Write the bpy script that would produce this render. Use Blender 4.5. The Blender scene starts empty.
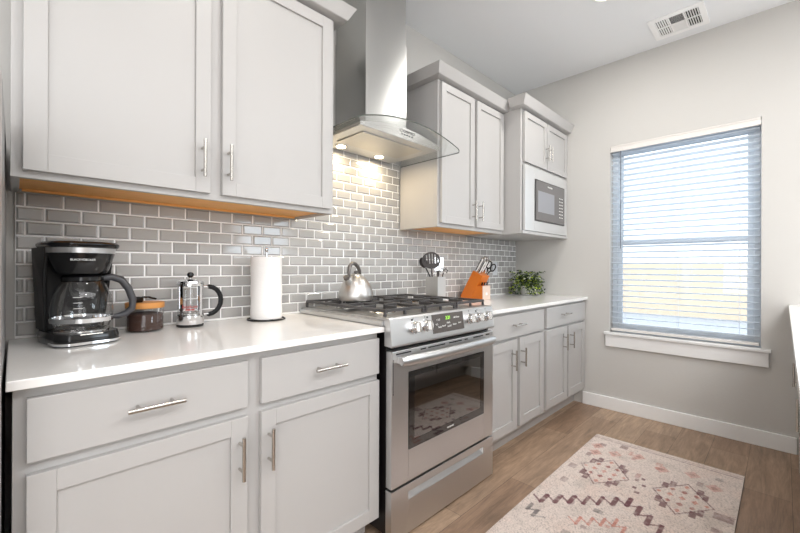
import bpy, bmesh, math, random
from mathutils import Vector, Matrix
random.seed(7)
SC = bpy.context.scene
COL = SC.collection
PI = math.pi

# ------------------------------------------------------------------ camera
cam_d = bpy.data.cameras.new('camera'); cam = bpy.data.objects.new('camera', cam_d); COL.objects.link(cam)
yaw, pitch, roll = math.radians(44.872), math.radians(0.046), math.radians(0.212)
F = Vector((math.cos(yaw)*math.cos(pitch), math.sin(yaw)*math.cos(pitch), math.sin(pitch)))
R = Vector((math.sin(yaw), -math.cos(yaw), 0)); U = R.cross(F)
R2 = R*math.cos(roll)+U*math.sin(roll); U2 = U*math.cos(roll)-R*math.sin(roll)
m = Matrix((R2, U2, -F)).transposed().to_4x4(); m.translation = Vector((0, -1.808, 1.130))
cam.matrix_world = m
cam_d.sensor_width = 36; cam_d.lens = 385.488/800*36; cam_d.clip_start = .02
SC.camera = cam

# ------------------------------------------------------------------ world, sun, large lights, exposure
w = bpy.data.worlds.new('sky'); SC.world = w; w.use_nodes = True
bg = w.node_tree.nodes['Background']
bg.inputs[0].default_value = (.84, .93, 1, 1); bg.inputs[1].default_value = 2.5
sl = bpy.data.lights.new('sun', 'SUN'); sl.energy = 1.8; sl.angle = .02; sl.color = (1, .96, .90)
so = bpy.data.objects.new('sun', sl); COL.objects.link(so); so.rotation_euler = (math.radians(12), math.radians(-48), 0)
def area(name, loc, rot, sx, sy, watts, col):
    l = bpy.data.lights.new(name, 'AREA'); l.shape = 'RECTANGLE'; l.size = sx; l.size_y = sy; l.energy = watts; l.color = col
    o = bpy.data.objects.new(name, l); COL.objects.link(o); o.location = loc; o.rotation_euler = rot; return o
area('living_room_daylight', (2.95, -4.35, 1.62), (math.radians(90), 0, 0), 1.0, .8, 20, (.78, .90, 1))
area('added_rear_fill', (-1.95, -4.35, 1.25), (math.radians(97), 0, 0), 3.1, 2.2, 78, (.92, .96, 1))  # broad fill added behind the camera; stands for no known door
area('added_left_fill', (-3.85, -2.2, 1.45), (math.radians(104), 0, math.radians(-90)), 2.6, 1.8, 44, (.95, .97, 1))  # side fill added at the unseen left end; no known window there
area('added_overhead_fill', (1.0, -3.1, 2.73), (0, 0, 0), 3.6, 1.5, 84, (.98, .985, 1))  # overhead fill added to brighten counters and floor, not a known fitting
CAN_W, HOOD_W = 4.2, 1.5
vs = SC.view_settings
vs.view_transform = 'Standard'; vs.look = 'None'; vs.gamma = 1; vs.use_curve_mapping = False; vs.exposure = 0.06
SC.cycles.max_bounces = 8; SC.cycles.caustics_reflective = False; SC.cycles.caustics_refractive = False
SC.cycles.transparent_max_bounces = 24
SC.cycles.sample_clamp_indirect = 6

# ------------------------------------------------------------------ materials
def s2l(c):
    return tuple(((v/255)/12.92 if v/255 <= .04045 else ((v/255+.055)/1.055)**2.4) for v in c)+(1,)
def mat(name, rgb, rough=.5, metal=0, var=.03, scale=12, bump=0, stretch=(1, 1, 1), bscale=None, coat=0, spec=.5, rvar=0):
    M_ = bpy.data.materials.new(name); M_.use_nodes = True; nt = M_.node_tree; b = nt.nodes['Principled BSDF']
    b.inputs['Roughness'].default_value = rough; b.inputs['Metallic'].default_value = metal
    b.inputs['Specular IOR Level'].default_value = spec
    if coat: b.inputs['Coat Weight'].default_value = coat; b.inputs['Coat Roughness'].default_value = .06
    tc = nt.nodes.new('ShaderNodeTexCoord'); mp = nt.nodes.new('ShaderNodeMapping'); mp.inputs['Scale'].default_value = stretch
    nz = nt.nodes.new('ShaderNodeTexNoise'); nz.inputs['Scale'].default_value = scale; nz.inputs['Detail'].default_value = 4
    nt.links.new(tc.outputs['Object'], mp.inputs[0]); nt.links.new(mp.outputs[0], nz.inputs['Vector'])
    mx = nt.nodes.new('ShaderNodeMix'); mx.data_type = 'RGBA'
    c = s2l(rgb)
    mx.inputs['A'].default_value = tuple(v*(1-var) for v in c[:3])+(1,); mx.inputs['B'].default_value = tuple(min(1, v*(1+var)) for v in c[:3])+(1,)
    nt.links.new(nz.outputs['Fac'], mx.inputs['Factor']); nt.links.new(mx.outputs['Result'], b.inputs['Base Color'])
    if rvar:
        mr = nt.nodes.new('ShaderNodeMapRange'); mr.inputs['To Min'].default_value = max(0, rough-rvar); mr.inputs['To Max'].default_value = rough+rvar
        nt.links.new(nz.outputs['Fac'], mr.inputs['Value']); nt.links.new(mr.outputs[0], b.inputs['Roughness'])
    if bump:
        n2 = nt.nodes.new('ShaderNodeTexNoise'); n2.inputs['Scale'].default_value = bscale or scale*4; n2.inputs['Detail'].default_value = 5
        nt.links.new(mp.outputs[0], n2.inputs['Vector'])
        bp = nt.nodes.new('ShaderNodeBump'); bp.inputs['Strength'].default_value = bump; bp.inputs['Distance'].default_value = .002
        nt.links.new(n2.outputs['Fac'], bp.inputs['Height']); nt.links.new(bp.outputs[0], b.inputs['Normal'])
    return M_
def emit(name, rgb, strength):
    M_ = mat(name, rgb, .4); b = M_.node_tree.nodes['Principled BSDF']
    b.inputs['Emission Color'].default_value = s2l(rgb); b.inputs['Emission Strength'].default_value = strength; return M_
def thin_glass(name, tint=(1, 1, 1), rough=.02, base=.04, k=.9):
    M_ = bpy.data.materials.new(name); M_.use_nodes = True; nt = M_.node_tree; nt.nodes.remove(nt.nodes['Principled BSDF'])
    out = nt.nodes['Material Output']
    tr = nt.nodes.new('ShaderNodeBsdfTransparent'); tr.inputs[0].default_value = tint+(1,)
    gl = nt.nodes.new('ShaderNodeBsdfGlossy'); gl.inputs['Roughness'].default_value = rough
    lw = nt.nodes.new('ShaderNodeLayerWeight'); lw.inputs['Blend'].default_value = .35
    nz = nt.nodes.new('ShaderNodeTexNoise'); nz.inputs['Scale'].default_value = 3
    mr = nt.nodes.new('ShaderNodeMapRange'); mr.inputs['To Min'].default_value = base; mr.inputs['To Max'].default_value = k
    pw = nt.nodes.new('ShaderNodeMath'); pw.operation = 'POWER'; pw.inputs[1].default_value = 2.2
    ad = nt.nodes.new('ShaderNodeMath'); ad.operation = 'MULTIPLY_ADD'; ad.inputs[1].default_value = .01
    mx = nt.nodes.new('ShaderNodeMixShader')
    nt.links.new(lw.outputs['Facing'], pw.inputs[0]); nt.links.new(pw.outputs[0], mr.inputs['Value'])
    nt.links.new(nz.outputs['Fac'], ad.inputs[0]); nt.links.new(mr.outputs[0], ad.inputs[2])
    nt.links.new(ad.outputs[0], mx.inputs[0]); nt.links.new(tr.outputs[0], mx.inputs[1]); nt.links.new(gl.outputs[0], mx.inputs[2])
    nt.links.new(mx.outputs[0], out.inputs['Surface']); return M_

PAINT = mat('cabinet_paint', (185, 183, 181), .42, var=.012, scale=3)
WALL = mat('wall_paint', (201, 199, 195), .75, var=.015, scale=2, bump=.25, bscale=60)
CEIL = mat('ceiling_paint', (240, 242, 244), .9, var=.01, scale=2, bump=.1, bscale=80)
TRIM = mat('white_trim_paint', (240, 240, 239), .4, var=.01)
QUARTZ = mat('white_quartz', (244, 242, 239), .12, var=.025, scale=45, spec=.6)
STEEL = mat('brushed_stainless', (214, 213, 211), .26, 1, var=.03, scale=6, stretch=(1, 1, .05), bump=.008, bscale=8, rvar=.02)
STEELH = mat('brushed_stainless_horizontal', (211, 211, 211), .35, 1, var=.015, scale=8, stretch=(.6, .6, 40), bump=.008, bscale=6, rvar=.04)
NICKEL = mat('satin_nickel', (196, 192, 186), .24, 1, var=.03, scale=30)
CHROME = mat('polished_chrome', (225, 226, 228), .07, 1, var=.02, scale=10)
BLACKP = mat('glossy_black_plastic', (12, 12, 14), .16, 0, var=.1, scale=10)
BLACKM = mat('matte_black_plastic', (14, 14, 16), .38, 0, var=.1, scale=40, bump=.1, spec=.3)
GREYP = mat('dark_grey_nylon', (50, 44, 43), .4, 0, var=.08, scale=20)
HANDP = mat('soft_grey_plastic', (62, 62, 66), .38, 0, var=.05, scale=20)
IRON = mat('black_cast_iron', (78, 76, 76), .34, .2, var=.1, scale=60, bump=.3)
ENAMEL = mat('dark_burner_enamel', (30, 30, 31), .3, .1, var=.1, scale=30)
GLASS = thin_glass('clear_glass')
HGLASS = thin_glass('hood_glass', (.97, .985, .98), .02, .05, .8)
OGLASS = mat('oven_black_glass', (16, 15, 16), .04, 0, var=.1, scale=3, spec=.9, coat=.6)
OSCREEN = thin_glass('oven_tinted_glass', (.26, .26, .27), .03, .26, .95)
PANEL = mat('control_panel_grey', (84, 79, 76), .25, 0, var=.03, scale=8)
LEDG = emit('green_display_digits', (150, 220, 60), 1.2)
INKW = mat('white_print', (235, 235, 232), .5, var=.02)
INKD = mat('dark_print', (50, 50, 52), .5, var=.02)
RED = mat('red_print', (190, 40, 40), .4, var=.05)
PLY = mat('orange_maple_plywood', (250, 182, 108), .55, var=.12, scale=5, stretch=(1, 14, 14))
BLOCK = mat('orange_stained_beech', (214, 116, 30), .42, var=.10, scale=7, stretch=(4, 1.5, 1.5))
BLOCKF = mat('pale_beech_face', (222, 200, 184), .45, var=.06, scale=9, stretch=(1, 1, .2))
BAMBOO = mat('bamboo', (205, 142, 76), .45, var=.12, scale=16, stretch=(.6, 5, 5))
PAPER = mat('paper_towel', (240, 238, 236), .95, var=.02, scale=90, bump=.5, bscale=160)
COFFEE = mat('ground_coffee', (62, 38, 28), .9, var=.35, scale=220, bump=.6)
VINYL = mat('white_vinyl', (222, 228, 234), .4, var=.01)
BLIND = mat('white_blind_slat', (240, 244, 248), .45, var=.02, scale=15)
VALANCE = mat('white_valance', (226, 222, 217), .45, var=.01)
CAVITY = mat('dark_recess', (14, 12, 13), .7, var=.1)
RACK = mat('oven_rack_wire', (160, 160, 160), .3, 1)
OVENIN = mat('oven_enamel_interior', (46, 44, 46), .5, .1, var=.15, scale=30)
POT = mat('white_ceramic', (215, 214, 210), .3, var=.02)
LAMPW = emit('recessed_lamp_diffuser', (255, 244, 228), 9)
LAMPH = emit('hood_lamp_lens', (255, 226, 180), 14)
FENCE = mat('cream_stucco', (204, 188, 166), .9, var=.05, scale=3)
GROUND = mat('concrete_patio', (160, 166, 176), .9, var=.08, scale=2)
CHIM = mat('chimney_stainless', (190, 190, 188), .26, 1, var=.02, scale=6, stretch=(1, 1, .05), bump=.008, bscale=8)
SATIN = mat('satin_steel', (208, 206, 203), .36, 1, var=.02, scale=6, stretch=(1, 1, .1))
KHAND = mat('grey_kettle_handle', (112, 108, 105), .3, .5, var=.05)
COVER = mat('outlet_cover_grey', (206, 209, 213), .35, var=.01)
FILTER = mat('hood_filter_mesh', (205, 202, 196), .34, 1, var=.04, scale=60, bump=.4, bscale=300)

nt = BLIND.node_tree; b = nt.nodes['Principled BSDF']; tl_ = nt.nodes.new('ShaderNodeBsdfTranslucent'); tl_.inputs[0].default_value = (.9, .95, 1, 1)
ms = nt.nodes.new('ShaderNodeMixShader'); ms.inputs[0].default_value = .50; nt.links.new(b.outputs[0], ms.inputs[1]); nt.links.new(tl_.outputs[0], ms.inputs[2]); nt.links.new(ms.outputs[0], nt.nodes['Material Output'].inputs[0])
for M_ in (STEEL, CHIM):
    nt = M_.node_tree; tg = nt.nodes.new('ShaderNodeTangent'); tg.direction_type = 'RADIAL'; tg.axis = 'Z'
    nt.nodes['Principled BSDF'].inputs['Anisotropic'].default_value = .75; nt.nodes['Principled BSDF'].inputs['Anisotropic Rotation'].default_value = .25; nt.links.new(tg.outputs[0], nt.nodes['Principled BSDF'].inputs['Tangent'])
# tiles: per-tile tone
TILE = mat('grey_glazed_tile', (177, 176, 174), .09, var=.06, scale=20, bump=.08, bscale=25, spec=.7)
nt = TILE.node_tree; b = nt.nodes['Principled BSDF']; g = nt.nodes.new('ShaderNodeNewGeometry')
hs = nt.nodes.new('ShaderNodeHueSaturation'); mr = nt.nodes.new('ShaderNodeMapRange'); mr.inputs['To Min'].default_value = .86; mr.inputs['To Max'].default_value = 1.10
src = b.inputs['Base Color'].links[0].from_socket
nt.links.new(g.outputs['Random Per Island'], mr.inputs['Value']); nt.links.new(mr.outputs[0], hs.inputs['Value'])
nt.links.new(src, hs.inputs['Color']); nt.links.new(hs.outputs[0], b.inputs['Base Color'])
GROUT = mat('white_grout', (252, 252, 251), .85, var=.03, scale=50)

# leaf: per-leaf tone
LEAF = mat('variegated_leaf', (60, 84, 44), .45, var=.1)
nt = LEAF.node_tree; b = nt.nodes['Principled BSDF']; g = nt.nodes.new('ShaderNodeNewGeometry'); cr = nt.nodes.new('ShaderNodeValToRGB')
cr.color_ramp.interpolation = 'CONSTANT'
cr.color_ramp.elements[0].color = s2l((38, 52, 32)); cr.color_ramp.elements[1].position = .28; cr.color_ramp.elements[1].color = s2l((66, 88, 44))
for p_, c_ in ((.5, (120, 140, 80)), (.62, (176, 196, 70)), (.8, (200, 206, 184)), (.93, (48, 62, 40))):
    e = cr.color_ramp.elements.new(p_); e.color = s2l(c_)
nt.links.new(g.outputs['Random Per Island'], cr.inputs[0]); nt.links.new(cr.outputs[0], b.inputs['Base Color'])

# floor planks running along x
WOOD = mat('oak_plank_floor', (150, 124, 102), .42, var=.1)
nt = WOOD.node_tree; b = nt.nodes['Principled BSDF']
for l in list(b.inputs['Base Color'].links): nt.links.remove(l)
tc = nt.nodes.new('ShaderNodeTexCoord')
br = nt.nodes.new('ShaderNodeTexBrick'); br.inputs['Scale'].default_value = 1; br.inputs['Brick Width'].default_value = 1.22; br.inputs['Row Height'].default_value = .178
br.inputs['Mortar Size'].default_value = .0012; br.inputs['Mortar Smooth'].default_value = .3; br.offset = .37; br.offset_frequency = 2; br.inputs['Bias'].default_value = 0
br.inputs['Color1'].default_value = s2l((150, 122, 100)); br.inputs['Color2'].default_value = s2l((186, 158, 132)); br.inputs['Mortar'].default_value = s2l((100, 80, 66))
mp = nt.nodes.new('ShaderNodeMapping'); mp.inputs['Location'].default_value = (.55, .06, 0)
nt.links.new(tc.outputs['Object'], mp.inputs[0]); nt.links.new(mp.outputs[0], br.inputs['Vector'])
def grain(scl, sx, sy, lo, hi, src, dist=.0):
    mq = nt.nodes.new('ShaderNodeMapping'); mq.inputs['Scale'].default_value = (sx, sy, 1)
    nz = nt.nodes.new('ShaderNodeTexNoise'); nz.inputs['Scale'].default_value = scl; nz.inputs['Detail'].default_value = 8; nz.inputs['Roughness'].default_value = .65; nz.inputs['Distortion'].default_value = dist
    nt.links.new(tc.outputs['Object'], mq.inputs[0]); nt.links.new(mq.outputs[0], nz.inputs['Vector'])
    r = nt.nodes.new('ShaderNodeMapRange'); r.inputs['From Min'].default_value = .3; r.inputs['From Max'].default_value = .7; r.inputs['To Min'].default_value = lo; r.inputs['To Max'].default_value = hi
    h = nt.nodes.new('ShaderNodeMix'); h.data_type = 'RGBA'; h.blend_type = 'MULTIPLY'; h.inputs['Factor'].default_value = 1
    nt.links.new(nz.outputs['Fac'], r.inputs['Value']); nt.links.new(src, h.inputs['A']); nt.links.new(r.outputs[0], h.inputs['B'])
    return h.outputs['Result']
c1 = grain(1, 4, 60, .74, 1.12, br.outputs['Color'], .8); c2 = grain(1, 2.2, 11, .66, 1.2, c1, 1.8); c3 = grain(1, 14, 170, .86, 1.08, c2)
nt.links.new(c3, b.inputs['Base Color'])

RUGM = mat('woven_rug', (215, 200, 188), .95, var=.05, scale=60, bump=.6, bscale=350)
nt = RUGM.node_tree; b = nt.nodes['Principled BSDF']; at = nt.nodes.new('ShaderNodeVertexColor'); at.layer_name = 'weave'
mm = nt.nodes.new('ShaderNodeMix'); mm.data_type = 'RGBA'; mm.blend_type = 'MULTIPLY'; mm.inputs['Factor'].default_value = 1
src = b.inputs['Base Color'].links[0].from_socket
sc_ = nt.nodes.new('ShaderNodeTexNoise'); sc_.inputs['Scale'].default_value = 130; sc_.inputs['Detail'].default_value = 3
tcn = nt.nodes.new('ShaderNodeTexCoord'); nt.links.new(tcn.outputs['Object'], sc_.inputs['Vector'])
rr = nt.nodes.new('ShaderNodeMapRange'); rr.inputs['From Min'].default_value = .3; rr.inputs['From Max'].default_value = .7; rr.inputs['To Min'].default_value = .82; rr.inputs['To Max'].default_value = 1.08
nt.links.new(sc_.outputs['Fac'], rr.inputs['Value']); nt.links.new(at.outputs['Color'], mm.inputs['A']); nt.links.new(rr.outputs[0], mm.inputs['B']); nt.links.new(mm.outputs['Result'], b.inputs['Base Color'])

# ------------------------------------------------------------------ mesh helpers
def rm(axis_dir):
    return Vector((0, 0, 1)).rotation_difference(Vector(axis_dir).normalized()).to_matrix().to_4x4()
class MB:
    def __init__(s): s.b = bmesh.new()
    def box(s, x0, x1, y0, y1, z0, z1, M=None):
        c = [(x, y, z) for x in (x0, x1) for y in (y0, y1) for z in (z0, z1)]
        v = [s.b.verts.new((M @ Vector(p)) if M else p) for p in c]
        for f in ((0, 1, 3, 2), (4, 6, 7, 5), (0, 4, 5, 1), (2, 3, 7, 6), (0, 2, 6, 4), (1, 5, 7, 3)): s.b.faces.new([v[i] for i in f])
        return s
    def loft(s, rings, cap=True, closed=True):
        R_ = [[s.b.verts.new(p) for p in r] for r in rings]; n = len(R_[0])
        for a, b_ in zip(R_, R_[1:]):
            for i in range(n if closed else n-1):
                j = (i+1) % n; s.b.faces.new((a[i], a[j], b_[j], b_[i]))
        if cap and closed: s.b.faces.new(R_[0][::-1]); s.b.faces.new(R_[-1])
        return s
    def prism(s, poly, axis, a0, a1):
        def P(p, a): return {'x': (a, p[0], p[1]), 'y': (p[0], a, p[1]), 'z': (p[0], p[1], a)}[axis]
        return s.loft([[P(p, a0) for p in poly], [P(p, a1) for p in poly]])
    def cyl(s, p0, p1, r, r1=None, seg=20, cap=True):
        p0, p1 = Vector(p0), Vector(p1); Q = rm(p1-p0); r1 = r if r1 is None else r1
        return s.loft([[p + Q @ Vector((q*math.cos(2*PI*i/seg), q*math.sin(2*PI*i/seg), 0)) for i in range(seg)] for p, q in ((p0, r), (p1, r1))], cap)
    def lathe(s, prof, c=(0, 0, 0), seg=40, cap=True, M=None):
        c = Vector(c)
        def T(v): return (M @ v) if M else v
        return s.loft([[T(c + Vector((r*math.cos(2*PI*i/seg), r*math.sin(2*PI*i/seg), z))) for i in range(seg)] for r, z in prof], cap)
    def tube(s, pts, r, seg=10, cap=True, flat=1, close=False):
        pts = [Vector(p) for p in pts]; n = len(pts); rs = r if isinstance(r, (list, tuple)) else [r]*n; rings = []; up = None
        for i, p in enumerate(pts):
            t = ((pts[(i+1) % n]-pts[i-1]) if close else (pts[min(i+1, n-1)]-pts[max(i-1, 0)])).normalized()
            if up is None: up = (Vector((0, 0, 1)) if abs(t.z) < .9 else Vector((0, 1, 0)))
            a = up.cross(t); a = a.normalized() if a.length > 1e-6 else t.orthogonal().normalized(); b_ = t.cross(a); up = b_
            rings.append([p + a*rs[i]*math.cos(2*PI*k/seg) + b_*rs[i]*flat*math.sin(2*PI*k/seg) for k in range(seg)])
        if close: rings.append(rings[0])
        return s.loft(rings, cap and not close)
    def build(s, name, mt, parent=None, smooth=False, bevel=0, world=False, subd=0, seg=2, solid=0):
        bmesh.ops.remove_doubles(s.b, verts=s.b.verts, dist=1e-6) if solid == -1 else None
        bmesh.ops.recalc_face_normals(s.b, faces=s.b.faces)
        me = bpy.data.meshes.new(name); 
        o = bpy.data.objects.new(name, me); COL.objects.link(o)
        if parent is not None:
            o.parent = parent
            if world:
                off = Vector(); q = parent
                while q is not None: off += q.location; q = q.parent
                bmesh.ops.translate(s.b, verts=s.b.verts, vec=-off)
        s.b.to_mesh(me); s.b.free(); me.materials.append(mt)
        if smooth:
            for p in me.polygons: p.use_smooth = True
            try: me.set_sharp_from_angle(angle=math.radians(38))
            except Exception: pass
        if bevel:
            md = o.modifiers.new('b', 'BEVEL'); md.width = bevel; md.segments = seg; md.limit_method = 'ANGLE'; md.angle_limit = math.radians(40)
        if subd:
            md = o.modifiers.new('s', 'SUBSURF'); md.levels = md.render_levels = subd
        return o
def thing(name, label, cat, loc=(0, 0, 0), rz=0, group=None):
    o = bpy.data.objects.new(name, None); COL.objects.link(o); o.empty_display_size = .05
    o.location = loc; o.rotation_euler = (0, 0, rz); o['label'] = label; o['category'] = cat
    if group: o['group'] = group
    return o
def tag(o, label, cat, group=None):
    o['label'] = label; o['category'] = cat
    if group: o['group'] = group
    return o
def struct(o): o['kind'] = 'structure'; return o
def text(name, s, mt, parent, size, M, depth=.0004, sx=1, world=True, label=None):
    cu = bpy.data.curves.new(name, 'FONT'); cu.body = s; cu.size = size; cu.extrude = depth; cu.align_x = 'CENTER'; cu.align_y = 'CENTER'
    t = bpy.data.objects.new(name, cu); COL.objects.link(t); bpy.context.view_layer.update()
    me = bpy.data.meshes.new_from_object(t); bpy.data.objects.remove(t); me.name = name
    me.transform(M @ Matrix.Diagonal((sx, 1, 1, 1)))
    o = bpy.data.objects.new(name, me); COL.objects.link(o); o.parent = parent
    if world:
        off = Vector(); q = parent
        while q is not None: off += q.location; q = q.parent
        me.transform(Matrix.Translation(-off))
    me.materials.clear(); me.materials.append(mt)
    if label: o['label'] = label
    return o
FRONT = Matrix(((1, 0, 0, 0), (0, 0, -1, 0), (0, 1, 0, 0), (0, 0, 0, 1)))   # text facing -y
def at(x, y, z): return Matrix.Translation((x, y, z))

XW, ZC, ZT = 3.364, 2.765, .886

# ------------------------------------------------------------------ room
struct(MB().box(-4, XW+.25, -4.6, .15, -.1, 0).build('floor', WOOD))
struct(MB().box(-4, XW+.25, -4.6, .15, ZC, ZC+.12).build('ceiling', CEIL))
struct(MB().box(-4, XW+.25, 0, .15, 0, ZC).build('wall_back', WALL))
struct(MB().box(-4.12, -4, -4.6, .15, 0, ZC).build('wall_left', WALL))
struct(MB().box(-4, XW+.25, -4.72, -4.6, 0, ZC).build('wall_front', WALL))
WY0, WY1, WZ0, WZ1 = -1.706, -.824, .618, 2.097
wb = MB()
wb.box(XW, XW+.14, WY1, 0, 0, ZC).box(XW, XW+.14, -4.6, WY0, 0, ZC).box(XW, XW+.14, WY0, WY1, 0, WZ0-.02).box(XW, XW+.14, WY0, WY1, WZ1, ZC)
struct(wb.build('wall_right', WALL))
struct(MB().box(XW-.015, XW, -1.868, -.622, 0, .10).build('baseboard_right', TRIM, bevel=.003))

# window set in the right wall
win = thing('window_1', 'white vinyl single-hung window behind the blind', 'window', (XW+.09, -1.265, WZ0)); struct(win)
fx0, fx1 = XW+.07, XW+.125
f = MB(); t = .035
f.box(fx0, fx1, WY0, WY0+t, WZ0, WZ1).box(fx0, fx1, WY1-t, WY1, WZ0, WZ1).box(fx0, fx1, WY0+t, WY1-t, WZ1-t, WZ1).box(fx0, fx1, WY0+t, WY1-t, WZ0, WZ0+t)
f.build('window_frame', VINYL, win, world=True, bevel=.002)
ZM = 1.33
def sash(x0, x1, z0, z1, nm):
    y0, y1, t = WY0+.036, WY1-.036, .034
    q = MB().box(x0, x1, y0, y0+t, z0, z1).box(x0, x1, y1-t, y1, z0, z1).box(x0, x1, y0+t, y1-t, z1-t, z1).box(x0, x1, y0+t, y1-t, z0, z0+t).build(nm, VINYL, win, world=True, bevel=.002)
    MB().box((x0+x1)/2-.002, (x0+x1)/2+.002, y0+t, y1-t, z0+t, z1-t).build('pane', GLASS, q, world=True)
sash(fx0+.004, fx0+.026, WZ0+t+.001, ZM+.02, 'lower_sash'); sash(fx0+.028, fx1-.004, ZM-.02, WZ1-t-.001, 'upper_sash')
st = MB().box(XW-.03, XW, -1.752, -.788, WZ0-.019, WZ0).box(XW, XW+.07, WY0, WY1, WZ0-.019, WZ0).build('window_sill', TRIM, win, world=True, bevel=.002)
MB().box(XW-.018, XW, -1.742, -.798, .505, WZ0-.019).build('window_apron', TRIM, win, world=True, bevel=.002)

# blind
bl = thing('window_blind', 'white horizontal slat blind hanging in the window with tilt wand', 'window blind', (XW+.03, -1.265, WZ0+.004))
MB().box(XW-.004, XW+.008, WY0+.003, WY1-.003, 2.045, 2.094).box(XW-.008, XW-.004, WY0+.003, WY1-.003, 2.082, 2.094).box(XW-.007, XW-.004, WY0+.003, WY1-.003, 2.045, 2.053).build('valance', VALANCE, bl, world=True, bevel=.002)
MB().box(XW+.009, XW+.055, WY0+.006, WY1-.006, 2.05, 2.09).build('head_rail', VINYL, bl, world=True, bevel=.002)
sm = MB(); zc = 2.03; tl = math.radians(11); n = 0
while zc > .665:
    pts = []
    for k in range(5):
        u = -1+k/2; px = u*.025; pz = .0022*(1-u*u)
        pts.append((px*math.cos(tl) + 0, -px*math.sin(tl)+pz))
    poly = [(XW+.034+a, zc+b_) for a, b_ in pts]+[(XW+.034+a, zc+b_-.0026) for a, b_ in pts[::-1]]
    sm.loft([[(p[0], y, p[1]) for p in poly] for y in (WY0+.008, WY1-.008)]); zc -= .0432; n += 1
sm.build('slats', BLIND, bl, world=True)
MB().box(XW+.008, XW+.06, WY0+.008, WY1-.008, .630, .648).build('bottom_rail', VALANCE, bl, world=True, bevel=.003)
for y in (-.93, -1.265, -1.60):
    MB().cyl((XW+.0075, y, .645), (XW+.0075, y, 2.05), .0009, seg=6).cyl((XW+.061, y, .645), (XW+.061, y, 2.05), .0009, seg=6).build('ladder_cord', VINYL, bl, world=True)
MB().cyl((XW-.002, -.9, 1.28), (XW-.002, -.9, 2.05), .0035, seg=8).build('tilt_wand', mat('grey_acrylic', (120, 128, 138), .3), bl, world=True)

# outside
o = MB().box(12, 12.15, -14, 16, -.0995, 1.24).build('garden_wall', FENCE); tag(o, 'long cream stucco wall seen outside through the blind', 'wall')
o = struct(MB().box(XW+.3, 22, -14, 16, -.25, -.10).build('ground', GROUND))

# tiled backsplash
gt = struct(MB().box(.005, XW-.0005, -.0075, -.0002, ZT+.001, 1.3715).box(1.05, 1.80, -.0075, -.0002, 1.3715, 1.80).build('trim_1', GROUT)); gt['label'] = 'white grout bed of backsplash'
tb = MB(); PX, PZ, GR = .0976, .0482, .0050
def tile(x0, x1, z0, z1):
    if x1-x0 < .008 or z1-z0 < .008: return
    ax, az = random.gauss(0, .004), random.gauss(0, .005)
    d0, d1, bv = -.004, -.0105, .0055
    def yy(x, z): return d1 + (x-(x0+x1)/2)*ax + (z-(z0+z1)/2)*az
    mx_, mz_ = min(bv, (x1-x0)*.3), min(bv, (z1-z0)*.3)
    a = [(x0, z0), (x1, z0), (x1, z1), (x0, z1)]; c = [(x0+mx_, z0+mz_), (x1-mx_, z0+mz_), (x1-mx_, z1-mz_), (x0+mx_, z1-mz_)]
    s1 = .0022; e = [(x0+s1, z0+s1), (x1-s1, z0+s1), (x1-s1, z1-s1), (x0+s1, z1-s1)]
    R_ = [[tb.b.verts.new((p[0], d0, p[1])) for p in a], [tb.b.verts.new((p[0], -.0078, p[1])) for p in a],
          [tb.b.verts.new((p[0], -.0082, p[1])) for p in e], [tb.b.verts.new((p[0], yy(*p), p[1])) for p in c]]
    for q, r in zip(R_, R_[1:]):
        for i in range(4): tb.b.faces.new((q[i], q[(i+1) % 4], r[(i+1) % 4], r[i]))
    tb.b.faces.new(R_[-1])
row = 0; z1 = 1.375
zrows = []
z = 1.375
while z > .9: zrows.append((z-PZ, z, 0)); z -= PZ
z = 1.375
while z < 1.79: zrows.append((z, z+PZ, 1)); z += PZ
for k, (za, zb, up) in enumerate(zrows):
    ridx = round((1.375-za)/PZ)
    xs = .028 if ridx % 2 == 1 else .028+PX/2
    x = xs-PX
    while x < XW:
        a_, b_ = x+GR/2, x+PX-GR/2
        lo, hi = (.007, XW-.002) if not up else (1.052, 1.798)
        a2, b2 = max(a_, lo), min(b_, hi)
        if b2 > a2: tile(a2, b2, max(za, ZT)+GR/2, min(zb, 1.80)-GR/2)
        x += PX
struct(tb.build('trim_2', TILE))

# recessed ceiling lights
def can(x, y, lab, pw=1.0):
    t_ = thing('recessed_ceiling_light', lab, 'ceiling light', (x, y, ZC), group='recessed ceiling lights')
    MB().lathe([(.095, 0), (.095, -.004), (.078, -.006), (.078, 0)], cap=False).build('trim_ring', TRIM, t_, smooth=True)
    MB().cyl((0, 0, -.0005), (0, 0, -.003), .077, seg=32).build('lamp_diffuser', LAMPW, t_)
    l = bpy.data.lights.new('can_lamp', 'AREA'); l.shape = 'DISK'; l.size = .14; l.energy = CAN_W*pw; l.color = (1, .97, .93)
    lo = bpy.data.objects.new('can_lamp', l); COL.objects.link(lo); lo.parent = t_; lo.location = (0, 0, -.012)
can(2.47, -1.065, 'round recessed ceiling light above the kitchen aisle, at the top edge of the picture', 2.4)
can(.72, -1.065, 'round recessed ceiling light over the aisle by the cabinet left of the hood')
can(-1.0, -1.065, 'round recessed ceiling light over the aisle left of the refrigerator')
can(2.47, -3.1, 'round recessed ceiling light behind the opposite counter, nearest the window wall')
can(.72, -3.1, 'round recessed ceiling light behind the camera')
can(-1.0, -3.1, 'round recessed ceiling light over the open room far from the window')

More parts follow.
